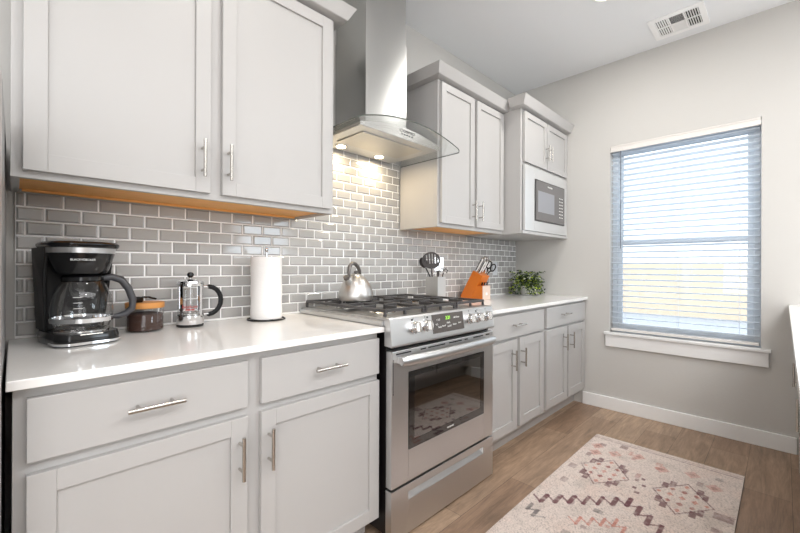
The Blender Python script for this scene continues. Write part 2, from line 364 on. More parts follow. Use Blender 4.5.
# ceiling vent
vt = thing('ceiling_vent', 'white rectangular register vent on the ceiling near the window wall', 'vent', (3.115, -1.308, ZC))
def v4(x0, x1, y0, y1, z0, z1, q): q.box(x0, x1, y0, y1, z0, z1)
a = MB(); W_, L_ = .145, .150
a.box(-W_, -.105, -L_, L_, -.008, -.0004).box(.105, W_, -L_, L_, -.008, -.0004).box(-.105, .105, -L_, -.118, -.008, -.0004).box(-.105, .105, .118, L_, -.008, -.0004)
a.box(-.105, .105, -.045, -.037, -.007, -.001).box(-.105, .105, .037, .045, -.007, -.001).box(-.004, .004, -.118, .118, -.007, -.001)
a.build('vent_frame', mat('vent_white_enamel', (252, 252, 252), .35, var=.005), vt, bevel=.001)
MB().box(-.104, .104, -.117, .117, -.0012, -.0003).build('duct_opening', CAVITY, vt)
lv = MB()
for sgn in (-1, 1):
    x0, x1 = (-.105, -.004) if sgn < 0 else (.004, .105)
    for (y0, y1) in ((-.118, -.045), (.045, .118)):
        k = y0+.006
        while k < y1-.004:
            lv.box(x0, x1, -.0042, .0042, -.0006, .0006, Matrix.Translation((0, k, -.0045)) @ Matrix.Rotation(.6*(1 if y0 < 0 else -1), 4, 'X')); k += .0125
    k = x0+.005
    while k < x1-.003:
        lv.box(-.0042, .0042, -.037, .037, -.0006, .0006, Matrix.Translation((k, 0, -.0045)) @ Matrix.Rotation(.6*sgn, 4, 'Y')); k += .011
lv.build('louvers', TRIM, vt)

# ------------------------------------------------------------------ cabinets
def bar(parent, p0, p1, out, r=.0057, post=.2):
    """bar pull between p0 and p1; out = vector from face to bar"""
    p0, p1, out = Vector(p0), Vector(p1), Vector(out); q = MB(); d = (p1-p0)
    q.cyl(p0, p1, r, seg=16)
    for k in (post, 1-post): c = p0+d*k; q.cyl(c, c-out, r*.75, seg=12)
    q.build('handle', NICKEL, parent, world=True, smooth=True)
def shaker(parent, x0, x1, z0, z1, yb, t=.02, st=.050, sgn=-1, nm='door'):
    """door on plane y = yb, thickness t toward sgn*y"""
    q = MB(); yf = yb+sgn*t; ym = yb+sgn*(t-.009)
    def B(a, b_, c, d, ya, yc): q.box(a, b_, min(ya, yc), max(ya, yc), c, d)
    B(x0, x0+st, z0, z1, yb, yf); B(x1-st, x1, z0, z1, yb, yf); B(x0+st, x1-st, z0, z0+st, yb, yf); B(x0+st, x1-st, z1-st, z1, yb, yf); B(x0+st, x1-st, z0+st, z1-st, yb, ym)
    return q.build(nm, PAINT, parent, world=True, bevel=.0012)
def slab(parent, x0, x1, z0, z1, yb, t=.02, sgn=-1):
    return MB().box(x0, x1, min(yb, yb+sgn*t), max(yb, yb+sgn*t), z0, z1).build('drawer', PAINT, parent, world=True, bevel=.0015)
def crown(parent, x0, x1, yf, zb, zt, left=True, right=True, o1=.047, o2=.077, yl=-.0008):
    prof = [(0, zb-.004), (.010, zb-.004), (o1-.004, zb), (o1, zb+.002), (o2-.003, zt-.004), (o2, zt), (0, zt)]
    rings = []
    L = (lambda o: x0-o) if left else (lambda o: x0)
    R_ = (lambda o: x1+o) if right else (lambda o: x1)
    path = []
    if left: path.append(lambda o: (L(o), yl))
    path += [lambda o: (L(o), yf-o), lambda o: (R_(o), yf-o)]
    if right: path.append(lambda o: (R_(o), -.0008))
    rings = [[(p(o)[0], p(o)[1], z) for o, z in prof] for p in path]
    return MB().loft(rings).build('crown_moulding', PAINT, parent, world=True)
def upper(lab, x0, x1, yf, z0, z1, wood=True, rec=.012):
    t_ = thing('wall_cabinet', lab, 'cabinet', ((x0+x1)/2, yf/2, z0))
    q = MB(); th = .019
    q.box(x0, x0+th, yf+.02, -.0115 if z0 < 1.8 else -.001, z0, z1).box(x1-th, x1, yf+.02, -.0115, z0, z1).box(x0, x1, yf, yf+.02, z0, z1).box(x0+th, x1-th, yf+.02, -.0115, z1-.02, z1)
    q.build('carcass', PAINT, t_, world=True, bevel=.001)
    MB().box(x0+th+.0005, x1-th-.0005, yf+.0205, -.0115, z0+rec, z0+rec+.012).build('underside_panel', PLY if wood else PAINT, t_, world=True)
    return t_
# left wall cabinet
c = upper('large light grey two-door wall cabinet left of the range hood', -.006, 1.045, -.328, 1.372, 2.268)
MB().box(.02, 1.02, -.0295, -.0125, 1.376, 1.3835).build('hanging_cleat', PLY, c, world=True)
d = shaker(c, .018, .501, 1.392, 2.252, -.3285); bar(d, (.471, -.383, 1.442), (.471, -.383, 1.572), (0, -.034, 0))
d = shaker(c, .542, 1.024, 1.392, 2.252, -.3285); bar(d, (.561, -.383, 1.442), (.561, -.383, 1.572), (0, -.034, 0))
crown(c, -.006, 1.045, -.328, 2.268, 2.322)
# middle wall cabinet
c = upper('light grey two-door wall cabinet between the range hood and the microwave cabinet', 1.803, 2.562, -.328, 1.374, 2.268)
d = shaker(c, 1.821, 2.167, 1.398, 2.250, -.3285, st=.045); bar(d, (2.142, -.383, 1.437), (2.142, -.383, 1.565), (0, -.034, 0))
d = shaker(c, 2.199, 2.544, 1.398, 2.250, -.3285, st=.045); bar(d, (2.22, -.383, 1.437), (2.22, -.383, 1.565), (0, -.034, 0))
crown(c, 1.803, 2.562, -.328, 2.268, 2.322, right=False)
# microwave cabinet
mc = thing('microwave_cabinet', 'deep light grey wall cabinet holding the built-in microwave by the window wall', 'cabinet', (2.965, -.235, 1.374))
q = MB(); x0, x1, yf = 2.564, XW-.001, -.47
q.box(x0, x0+.019, yf+.02, -.0115, 1.374, 2.275).box(x1-.019, x1, yf+.02, -.0115, 1.374, 2.275)
q.box(x0, x0+.026, yf, yf+.02, 1.374, 2.275).box(x1-.02, x1, yf, yf+.02, 1.374, 2.275).box(x0+.026, x1-.02, yf, yf+.02, 2.25, 2.275).box(x0+.026, x1-.02, yf, yf+.02, 1.872, 1.9)
q.box(x0+.019, x1-.019, yf+.02, -.0115, 1.374, 1.394).box(x0+.019, x1-.019, yf+.02, -.0115, 2.255, 2.275).box(x0+.019, x1-.019, yf+.02, -.0115, 1.875, 1.893)
q.box(x0+.002, x1, yf-.018, yf, 1.374, 1.396)
q.build('carcass', PAINT, mc, world=True, bevel=.001)
d = shaker(mc, 2.592, 2.955, 1.893, 2.258, -.4705, st=.042); bar(d, (2.932, -.523, 1.955), (2.932, -.523, 2.075), (0, -.034, 0), .005)
d = shaker(mc, 2.963, 3.352, 1.893, 2.258, -.4705, st=.042); bar(d, (2.984, -.523, 1.955), (2.984, -.523, 2.075), (0, -.034, 0), .005)
crown(mc, x0, x1, yf, 2.276, 2.334, right=False, yl=-.408)

# microwave
mw = thing('microwave_oven', 'built-in microwave with grey trim frame and dark glass door under two small doors', 'microwave', (2.966, -.47, 1.398))
q = MB(); y0, y1 = -.492, -.471; a0, a1, b0, b1 = 2.594, 3.342, 1.3985, 1.871; p0, p1, r0, r1 = 2.742, 3.280, 1.478, 1.792
q.box(a0, p0, y0, y1, b0, b1).box(p1, a1, y0, y1, b0, b1).box(p0, p1, y0, y1, b0, r0).box(p0, p1, y0, y1, r1, b1)
q.build('trim_frame', mat('microwave_trim', (206, 206, 205), .22, .25, var=.01), mw, world=True, bevel=.0015)
MB().box(p0+.001, p1-.001, -.40, -.471, r0+.001, r1-.001).build('oven_body', CAVITY, mw, world=True)
dr = MB().box(p0+.002, p1-.002, -.498, -.4715, r0+.002, r1-.002).build('door', OGLASS, mw, world=True, bevel=.002)
MWG = mat('microwave_grey_glass', (104, 102, 102), .12, 0, var=.03, coat=.4)
MB().box(p0+.010, p1-.010, -.4995, -.498, r0+.010, r1-.010).build('door_face', MWG, dr, world=True)
MB().box(2.782, 3.07, -.5005, -.4995, 1.548, 1.708).build('door_window', mat('microwave_screen', (150, 152, 158), .08, .1, var=.03, coat=.4), dr, world=True)
for r_ in range(7):
    for c_ in range(3): MB().box(3.165+c_*.028, 3.180+c_*.028, -.5003, -.4995, 1.535+r_*.026, 1.541+r_*.026).build('keypad_key', INKW, mw, world=True)
text('brand_mark', 'FRIGIDAIRE', INKW, mw, .017, at(2.99, -.4999, 1.755) @ FRONT)

# base cabinets
def base(lab, x0, x1, ztop, zbot, yf=-.62):
    t_ = thing('base_cabinet', lab, 'cabinet', ((x0+x1)/2, yf/2, 0))
    q = MB(); q.box(x0, x1, yf, -.001, zbot, ztop); q.build('carcass', PAINT, t_, world=True, bevel=.001)
    MB().box(x0, x1, -.548, -.05, .001, zbot).build('toe_kick', PAINT, t_, world=True)
    return t_
c = base('light grey base cabinet left of the range with two drawers over two doors', 0, 1.060, .8635, .092)
d = slab(c, .022, .512, .697, .838, -.6205); bar(d, (.200, -.675, .771), (.328, -.675, .771), (0, -.034, 0))
d = slab(c, .556, 1.055, .695, .839, -.6205); bar(d, (.737, -.675, .771), (.867, -.675, .771), (0, -.034, 0))
d = shaker(c, .022, .512, .108, .669, -.6205); bar(d, (.486, -.675, .491), (.486, -.675, .620), (0, -.034, 0))
d = shaker(c, .556, 1.056, .108, .669, -.6205); bar(d, (.579, -.675, .491), (.579, -.675, .620), (0, -.034, 0))
c = base('light grey base cabinet directly right of the range', 1.846, 2.600, .8635, .112)
d = slab(c, 1.870, 2.577, .702, .843, -.6205); bar(d, (2.125, -.675, .778), (2.255, -.675, .778), (0, -.034, 0))
d = shaker(c, 1.870, 2.206, .137, .684, -.6205, st=.055); bar(d, (2.133, -.675, .510), (2.133, -.675, .630), (0, -.034, 0))
d = shaker(c, 2.240, 2.579, .137, .689, -.6205, st=.055); bar(d, (2.252, -.675, .515), (2.252, -.675, .630), (0, -.034, 0))
c = base('light grey base cabinet in the corner below the window wall end of the counter', 2.602, XW-.001, .8635, .112)
d = slab(c, 2.625, 3.347, .704, .846, -.6205); bar(d, (2.84, -.675, .784), (2.98, -.675, .784), (0, -.034, 0))
d = shaker(c, 2.622, 2.980, .137, .689, -.6205, st=.055); bar(d, (2.905, -.675, .515), (2.905, -.675, .635), (0, -.034, 0))
d = shaker(c, 3.010, 3.350, .137, .684, -.6205, st=.055); bar(d, (3.030, -.675, .515), (3.030, -.675, .635), (0, -.034, 0))
o = MB().box(-.010, 1.0695, -.657, -.0045, .864, ZT).build('countertop', QUARTZ, bevel=.002); tag(o, 'white quartz countertop with coffee maker, left of the range', 'countertop')
o = MB().box(1.8425, XW-.0005, -.657, -.0045, .864, ZT).build('countertop', QUARTZ, bevel=.002); tag(o, 'white quartz countertop with knife block and plant, right of the range', 'countertop')

# opposite run, only its corner shows at the right
c = thing('base_cabinet', 'light grey base cabinet on the opposite side at the right edge of the picture', 'cabinet', (2.2, -2.19, 0))
MB().box(.4, XW-.001, -2.48, -1.9055, .10, .875).build('carcass', PAINT, c, world=True, bevel=.001)
MB().box(.4, XW-.001, -2.45, -1.96, .001, .10).build('toe_kick', PAINT, c, world=True)
x = .43
while x < 2.9:
    d = shaker(c, x, x+.46, .125, .66, -1.905, sgn=1); hx_ = x+(.03 if x < 2.5 else .43); bar(d, (hx_, -1.851, .43), (hx_, -1.851, .57), (0, .034, 0))
    d = slab(c, x, x+.46, .69, .85, -1.905, sgn=1)
    x += .478
o = MB().box(.38, XW-.0005, -2.5, -1.829, .8755, .905).build('countertop', QUARTZ, bevel=.002); tag(o, 'white countertop corner at the right edge beside the window', 'countertop')

# ------------------------------------------------------------------ refrigerator at the left edge
fr = thing('refrigerator', 'stainless refrigerator at the far left edge beside the cabinets', 'refrigerator', (-.47, -.37, 0))
MB().box(-.93, -.016, -.68, -.03, .02, 1.515).build('body', mat('fridge_grey_side', (150, 150, 150), .4, .3), fr, world=True, bevel=.004)
MB().box(-.93, -.475, -.755, -.688, .62, 1.515).build('door', SATIN, fr, world=True, bevel=.012)
MB().box(-.47, -.016, -.755, -.688, .62, 1.515).build('door', SATIN, fr, world=True, bevel=.012)
MB().box(-.93, -.016, -.755, -.688, .06, .61).build('freezer_drawer', SATIN, fr, world=True, bevel=.012)
for x in (-.50, -.445): MB().tube([(x, -.756, .85), (x, -.80, .87), (x, -.80, 1.38), (x, -.756, 1.40)], .011).build('handle', CHROME, fr, world=True, smooth=True)
for x in (-.85, -.1):
    for y in (-.6, -.1): MB().cyl((x, y, .001), (x, y, .02), .02).build('foot', BLACKM, fr, world=True)

# ------------------------------------------------------------------ range
rg = thing('gas_range', 'stainless slide-in gas range with black grates and oven window', 'stove', (1.457, -.36, 0))
RX0, RX1 = 1.078, 1.836
MB().box(RX0+.002, RX1-.002, -.655, -.012, .03, .8835).build('body', mat('range_side_black', (16, 13, 14), .35), rg, world=True, bevel=.002)
q = MB().box(1.0765, 1.8385, -.655, -.012, .8838, .9145).box(1.061, 1.852, -.65, -.012, .8875, .9085)
q.build('cooktop', STEELH, rg, world=True, bevel=.002)
MB().box(1.10, 1.815, -.60, -.045, .9146, .9165).build('cooktop_well', mat('cooktop_grey_steel', (176, 175, 174), .32, .9), rg, world=True)
cp = MB(); prof = [(-.652, .806), (-.697, .803), (-.699, .812), (-.684, .915), (-.676, .9215), (-.628, .9225), (-.628, .9150), (-.652, .9150)]
cp.loft([[(x, p[0], p[1]) for p in prof] for x in (1.0705, 1.8415)]); cp = cp.build('control_panel', STEELH, rg, world=True, bevel=.002)
# slope of the panel face
sl_y = lambda z: -.699+(z-.812)/(.915-.812)*.015
ang = math.atan2(.015, .103)
def onpanel(x, z, out=0):
    n_ = Vector((0, -math.cos(ang), math.sin(ang)))
    return Matrix.Translation(Vector((x, sl_y(z), z)) + n_*out) @ Matrix.Rotation(-ang, 4, 'X')
dp = MB().box(-.118, .118, -.0018, 0, -.043, .042, onpanel(1.447, .872)).build('display', PANEL, cp, world=True, bevel=.001)
text('digits', '3:21', LEDG, dp, .022, onpanel(1.444, .892, .002) @ FRONT)
for (x, z, s_) in ((1.352, .888, '1 2 3'), (1.36, .855, 'bake'), (1.34, .868, '4 5'), (1.39, .858, 'broil'), (1.425, .870, 'clock'), (1.430, .853, 'on/off'), (1.49, .890, 'self clean'), (1.472, .858, 'timer'), (1.512, .862, 'start')):
    text('key_label', s_, INKW, dp, .0125, onpanel(x+.019, z, .002) @ FRONT)
for x in (1.208, 1.284, 1.616, 1.692, 1.768):
    M_ = onpanel(x, .872) @ Matrix.Rotation(PI/2, 4, 'X')
    k = MB().lathe([(.027, 0), (.027, .004), (.0235, .007), (.0225, .026), (.020, .030), (.0, .030)][:-1], M=M_, seg=28).build('knob', CHROME, cp, world=True, smooth=True)
    MB().box(-.0045, .0045, -.021, .021, .0300, .038, M_).build('knob_grip', NICKEL, k, world=True, bevel=.001)
    MB().box(-.0012, .0012, -.001, 0, .034, .041, onpanel(x, .872)).build('knob_mark', INKD, cp, world=True)
for (x, z) in ((1.20, .906), (1.30, .908), (1.68, .906)): MB().box(-.005, .005, -.0012, 0, -.004, .004, onpanel(x, z-.002)).build('burner_mark', INKD, cp, world=True)
# oven door
od = MB(); y0, y1 = -.692, -.657; a0, a1, b0, b1 = 1.0765, 1.838, .228, .786; w0, w1, v0, v1 = 1.176, 1.748, .362, .688
od.box(a0, w0, y0, y1, b0, b1).box(w1, a1, y0, y1, b0, b1).box(w0, w1, y0, y1, b0, v0).box(w0, w1, y0, y1, v1, b1)
od = od.build('oven_door', STEELH, rg, world=True, bevel=.003)
q = MB(); i0, i1, j0, j1 = w0+.035, w1-.03, v0+.035, v1-.022
q.box(w0+.0005, i0, -.6935, -.66, v0+.0005, v1-.0005).box(i1, w1-.0005, -.6935, -.66, v0+.0005, v1-.0005).box(i0, i1, -.6935, -.66, v0+.0005, j0).box(i0, i1, -.6935, -.66, j1, v1-.0005)
q.build('window_border', OGLASS, od, world=True)
MB().box(i0, i1, -.6925, -.690, j0, j1).build('oven_window', OSCREEN, od, world=True)
# dark interior behind window, with racks
q = MB().box(i0, i1, -.6895, -.6885, j0, j1); q.b.free()
cav = MB(); ix0, ix1, iz0, iz1, iy = i0-.001, i1+.001, j0-.001, j1+.001, -.6565
cav.box(i0, i1, iy, iy+.0008, j0, j1).build('oven_interior', OVENIN, od, world=True)
q = MB()
for z in (.47, .575):
    q.cyl((i0, -.672, z), (i1, -.672, z), .0022, seg=8)
    for k in range(14): x = i0+(i1-i0)*(k+.5)/14; q.cyl((x, -.672, z), (x, -.658, z+.002), .0012, seg=6)
q.build('oven_rack', RACK, od, world=True)
for x0, x1 in ((1.10, 1.19), (1.25, 1.285), (1.30, 1.42), (1.45, 1.55), (1.575, 1.60), (1.65, 1.74), (1.765, 1.80)): MB().box(x0, x1, -.6929, -.6918, .770, .7755).build('vent_slot', CAVITY, od, world=True)
vv = MB()
for k in range(14): vv.box(1.0838, 1.0868, -.6929, -.6918, .61+k*.0105, .6165+k*.0105)
vv.build('side_vent_slots', CAVITY, od, world=True)
text('brand_mark', 'FRIGIDAIRE', INKW, od, .010, at(1.462, -.694, .378) @ FRONT)
hp = []
for k in range(25):
    u = -1+k/12; hp.append((1.452+u*.350, -.722-.018*(1-u*u), .748))
hd = MB().tube(hp, [.016 if 0 < k < 24 else .012 for k in range(25)], seg=14, flat=1.4)
for x in (1.118, 1.786): hd.box(x-.013, x+.013, -.722, -.6925, .737, .759)
hd.build('handle', STEELH, od, world=True, smooth=True)
# storage drawer
sd = MB(); b0, b1 = .012, .218; s0, s1, t0, t1 = 1.176, 1.744, .152, .186
sd.box(a0, s0, y0, y1, b0, b1).box(s1, a1, y0, y1, b0, b1).box(s0, s1, y0, y1, b0, t0).box(s0, s1, y0, y1, t1, b1)
sd.box(s0, s1, y0+.022, y0+.024, t0, t1)
sd.loft([[(x, -.691, t0+.001), (x, -.6905, t0), (x, -.671, t0), (x, -.671, t1-.002)] for x in (s0+.0005, s1-.0005)])
sd.build('storage_drawer', STEELH, rg, world=True, bevel=.0025)
for x in (1.10, 1.81):
    for y in (-.63, -.06): MB().cyl((x, y, .001), (x, y, .031), .015).build('foot', BLACKM, rg, world=True)
# burners and grates
for (x, y, r_) in ((1.225, -.20, .045), (1.225, -.47, .052), (1.458, -.33, .05), (1.69, -.20, .045), (1.69, -.47, .055)):
    bu = MB().lathe([(r_+.012, .9166), (r_+.012, .920), (r_, .928)], (x, y, 0), 32).build('burner', NICKEL, rg, world=True, smooth=True)
    MB().lathe([(r_*.88, .9282), (r_*.9, .934), (r_*.8, .937)], (x, y, 0), 32).build('burner_cap', ENAMEL, bu, world=True, smooth=True)
for gx0, gx1 in ((1.083, 1.337), (1.342, 1.576), (1.581, 1.834)):
    q = MB(); ya, yb = -.640, -.030; z0, z1 = .940, .953; h = .0045
    mx_ = (gx0+gx1)/2
    for x in (gx0+.008, gx1-.008): q.box(x-h, x+h, ya, yb, z0, z1)
    for y in (ya+.006, (ya+yb)/2, yb-.006): q.box(gx0+.008, gx1-.008, y-h, y+h, z0, z1)
    for cy in ((-.20), (-.47)):
        for dx, dy in ((1, 0), (-1, 0), (0, 1), (0, -1)):
            e_ = .112 if abs(dx)+abs(dy) == 1 else .125
            M_ = Matrix.Translation((mx_, cy, 0)) @ Matrix.Rotation(math.atan2(dy, dx), 4, 'Z')
            q.box(.032, e_, -.0045, .0045, z0, z1+.002, M_)
            q.box(.028, .038, -.004, .004, z0-.003, z1+.004, M_)
    for x in (gx0+.008, mx_, gx1-.008):
        for y in (ya+.006, yb-.006): q.box(x-.0055, x+.0055, y-.0055, y+.0055, .9168, z0)
    q.build('grate', IRON, rg, world=True, bevel=.0018)

# ------------------------------------------------------------------ hood
hdn = thing('range_hood', 'stainless chimney range hood with curved glass canopy over the stove', 'range hood', (1.432, -.2, 1.79))
HC = 1.432
def arc(x): return 1.853-.464*(x-HC)**2
q = MB(); N = 40; xs = [HC-.372+.744*k/N for k in range(N+1)]
prof = [(x, arc(x)) for x in xs]+[(x, arc(x)-.006) for x in xs[::-1]]
# thin the canopy into a sheet with rounded front corners
def sheet(y0, y1): return [[(x, y0, arc(x)) for x in xs], [(x, y1, arc(x)) for x in xs]]
q.loft([[(x, z, 0) for x, z in prof]], cap=False) if False else None
top0 = [q.b.verts.new((x, -.0125, arc(x))) for x in xs]; 
def fy(x): u = abs(x-HC)/.372; return -.505+.02*max(0, (u-.9)/.1)**2
top1 = [q.b.verts.new((x, fy(x), arc(x))) for x in xs]
bot0 = [q.b.verts.new((x, -.0125, arc(x)-.006)) for x in xs]; bot1 = [q.b.verts.new((x, fy(x), arc(x)-.006)) for x in xs]
edge_faces = []
for i in range(N):
    q.b.faces.new((top0[i], top0[i+1], top1[i+1], top1[i])); q.b.faces.new((bot0[i], bot1[i], bot1[i+1], bot0[i+1]))
gcan = q
can_o = gcan.build('glass_canopy', HGLASS, hdn, world=True, smooth=True)
q = MB()
pts = [(x, fy(x), arc(x)-.003) for x in xs]; pts = [(xs[0], -.02, arc(xs[0])-.003)]+pts+[(xs[-1], -.02, arc(xs[-1])-.003)]
q.tube(pts, .0028, seg=6); q.build('glass_edge', mat('green_grey_glass_edge', (92, 98, 92), .15, 0), can_o, world=True, smooth=True)
hx0, hx1, hy = 1.131, 1.708, -.42
q = MB(); xb = [hx0+(hx1-hx0)*k/24 for k in range(25)]
poly = [(x, arc(x)-.0066) for x in xb]+[(hx1, 1.790), (hx0, 1.790)]
q.loft([[(x, y, z) for x, z in poly] for y in (hy, -.0125)])
hb = q.build('hood_body', STEEL, hdn, world=True)
MB().box(hx0+.004, hx1-.004, hy+.004, -.03, 1.7885, 1.7899).build('underside_plate', STEELH, hb, world=True)
MB().box(1.196, 1.632, -.362, -.148, 1.783, 1.7884).build('grease_filter', FILTER, hdn, world=True, bevel=.002)
for x in (1.262, 1.60-.06):
    L_ = MB().lathe([(.034, 1.7884), (.034, 1.785), (.026, 1.784)], (x, -.095, 0), 28, M=None).build('lamp_ring', CHROME, hdn, world=True, smooth=True)
    MB().cyl((x, -.095, 1.7835), (x, -.095, 1.782), .0255, seg=28).build('lamp_lens', LAMPH, L_, world=True)
    l = bpy.data.lights.new('hood_lamp', 'AREA'); l.shape = 'DISK'; l.size = .05; l.energy = HOOD_W; l.color = (1, .80, .52)
    lo = bpy.data.objects.new('hood_lamp', l); COL.objects.link(lo); lo.parent = hdn; lo.location = Vector((x, -.095, 1.779))-hdn.location
bt = MB()
for k in range(5): bt.cyl((1.405+k*.019, hy-.0012, 1.812), (1.405+k*.019, hy+.001, 1.812), .0045, seg=12)
bt.build('push_buttons', INKD, hb, world=True)
text('brand_mark', 'COSMO', INKD, hb, .02, at(1.445, hy-.001, 1.829) @ FRONT, sx=1.6)
def chim(x0, x1, y0, z0, z1, nm):
    c_ = .009; poly = [(x0, -.006), (x0, y0+c_), (x0+c_, y0), (x1-c_*.4, y0), (x1, y0+c_*.4), (x1, -.006)]
    return MB().prism(poly, 'z', z0, z1).build(nm, CHIM, hdn, world=True, smooth=True)
chim(1.287, 1.585, -.280, arc(1.56)+.002, 2.385, 'lower_chimney')
chim(1.291, 1.581, -.276, 2.386, ZC-.0005, 'upper_chimney')

# ------------------------------------------------------------------ wall outlets
for (x, z, lab) in ((2.985, 1.118, 'light outlet cover on the tile behind the scissors'), (2.215, 1.15, 'light outlet cover on the tile behind the utensil crock')):
    ot = thing('wall_outlet', lab, 'outlet', (x, -.0107, z), group='outlet covers on the backsplash')
    MB().box(-.036, .036, -.006, 0, -.058, .058).build('cover_plate', COVER, ot, bevel=.0015)
    for s_ in (-.021, .021):
        k = MB().box(-.016, .016, -.0075, -.006, s_-.014, s_+.014).build('socket', COVER, ot, bevel=.001)
        MB().box(-.008, -.006, -.0079, -.0074, s_-.004, s_+.006).box(.006, .008, -.0079, -.0074, s_-.004, s_+.006).build('socket_slots', INKD, k)

# ------------------------------------------------------------------ coffee maker
cmk = thing('coffee_maker', 'black and chrome drip coffee maker with glass carafe on the left counter', 'coffee maker', (.150, -.185, ZT), math.radians(11))
def rrect(hx, hy0, hy1, r, z, n=6):
    P_ = []
    for cx, cy, a0 in ((hx-r, hy1-r, 0), (-hx+r, hy1-r, 90), (-hx+r, hy0+r, 180), (hx-r, hy0+r, 270)):
        for k in range(n+1): a_ = math.radians(a0+90*k/n); P_.append((cx+r*math.cos(a_), cy+r*math.sin(a_), z))
    return P_
B_ = MB().loft([rrect(.080, -.118, .105, .04, .0012), rrect(.083, -.121, .108, .042, .012), rrect(.083, -.121, .108, .042, .024), rrect(.080, -.117, .106, .04, .038)])
base_o = B_.build('base', BLACKP, cmk, smooth=True)
MB().loft([rrect(.0845, -.1225, .0, .043, .0045), rrect(.0845, -.1225, .0, .043, .012)]).build('base_band', CHROME, base_o, smooth=True)
MB().lathe([(.070, .0382), (.070, .042), (.062, .0435)], (0, -.035, 0), 40).build('warming_plate', STEEL, cmk, smooth=True)
MB().box(-.03, .03, -.1185, -.112, .018, .036).build('switch_panel', NICKEL, base_o, bevel=.002)
MB().loft([rrect(.078, .045, .108, .02, .040), rrect(.080, .042, .110, .02, .18), rrect(.088, .030, .112, .02, .30)]).build('water_tank', BLACKM, cmk, smooth=True)
for s_ in (-1, 1):
    MB().loft([[(s_*.088, -.0, .19), (s_*.078, .02, .04), (s_*.078, .108, .04), (s_*.089, .112, .30), (s_*.089, -.03, .30)], [(s_*.080, -.0, .19), (s_*.072, .02, .04), (s_*.072, .108, .04), (s_*.080, .112, .30), (s_*.080, -.03, .30)]]).build('side_panel', BLACKM, cmk, bevel=.002)
hs_ = [(.064, .2195), (.070, .228), (.079, .255), (.0865, .283)]
MB().loft([[(x*1.0, y*1.0-.028, z) for x, y in ((r_*math.cos(2*PI*i/40), r_*math.sin(2*PI*i/40)) for i in range(40))] for r_, z in hs_]).build('brew_basket', BLACKP, cmk, smooth=True)
MB().lathe([(.087, .2832), (.0885, .299)], (0, -.028, 0), 40).build('steel_band', STEELH, cmk, smooth=True)
MB().loft([rrect(.086, -.116, .113, .06, .2993), rrect(.0905, -.119, .115, .062, .305), rrect(.0905, -.119, .115, .062, .312), rrect(.084, -.111, .11, .06, .318)]).build('lid', BLACKP, cmk, smooth=True)
text('brand_mark', 'BLACK+DECKER', INKW, cmk, .0085, at(-.020, -.1095, .262) @ Matrix.Rotation(math.radians(-12), 4, 'X') @ FRONT, world=False)
# carafe: a separate thing resting on the plate
cf = thing('coffee_carafe', 'round glass carafe with grey handle standing in the coffee maker', 'carafe', (.150, -.185, ZT+.0445), math.radians(11)); cf.scale = (1.02, 1.02, 1.2)
cc = (0, -.037, 0)
MB().lathe([(.056, .0), (.068, .006), (.0775, .030), (.0785, .052), (.073, .088), (.058, .117), (.050, .126)], cc, 48).build('glass_bowl', GLASS, cf, smooth=True)
MB().lathe([(.0495, .124), (.053, .127), (.053, .136), (.046, .1425), (.02, .1435)], cc, 40).build('collar_lid', BLACKP, cf, smooth=True)
MB().lathe([(.0755, .019), (.0785, .020), (.0795, .031), (.0780, .032)], cc, 48, cap=False).build('chrome_band', CHROME, cf, smooth=True)
hdp = [(.048, .132), (.075, .135), (.100, .127), (.120, .102), (.132, .070), (.130, .047), (.114, .032), (.092, .026), (.079, .026)]
ca, sa = math.cos(math.radians(-12)), math.sin(math.radians(-12))
MB().tube([(x*ca, x*sa-.035, z) for x, z in hdp], [.009, .012, .0135, .014, .014, .013, .012, .010, .008], seg=12, flat=.8).build('handle', HANDP, cf, smooth=True)
mk = MB()
for k in range(5): mk.box(-.012, .010, -.0008, 0, -.0006, .0006, Matrix.Translation((-.03, -.037-.0715+.0006*k*k*.6, .03+k*.014)) @ Matrix.Rotation(math.radians(-25), 4, 'Z'))
mk.build('cup_marks', INKW, cf)

# coffee jar with bamboo lid and scoop
jr = thing('coffee_jar', 'round glass jar of ground coffee with a bamboo lid', 'jar', (.352, -.105, ZT+.0005))
MB().lathe([(.055, 0), (.060, .004), (.0605, .080), (.057, .086)], seg=44).build('glass_body', GLASS, jr, smooth=True)
MB().lathe([(.052, .004), (.057, .008), (.057, .064), (.03, .070), (.01, .068)], seg=40).build('ground_coffee', COFFEE, jr, smooth=True)
MB().lathe([(.055, .0865), (.062, .087), (.063, .090), (.063, .106), (.061, .108)], seg=44).build('lid', BAMBOO, jr, smooth=True)
sc1 = thing('coffee_scoop', 'small black coffee scoop lying on the bamboo lid', 'scoop', (.335, -.115, ZT+.109), math.radians(20))
MB().lathe([(.014, 0), (.0175, .004), (.019, .020), (.0165, .020), (.015, .005)], (-.01, 0, 0), 24).build('bowl', BLACKP, sc1, smooth=True)
MB().tube([(.006, 0, .018), (.03, .0, .017), (.06, .004, .008)], [.0035, .004, .004], seg=8).build('handle', BLACKP, sc1, smooth=True)

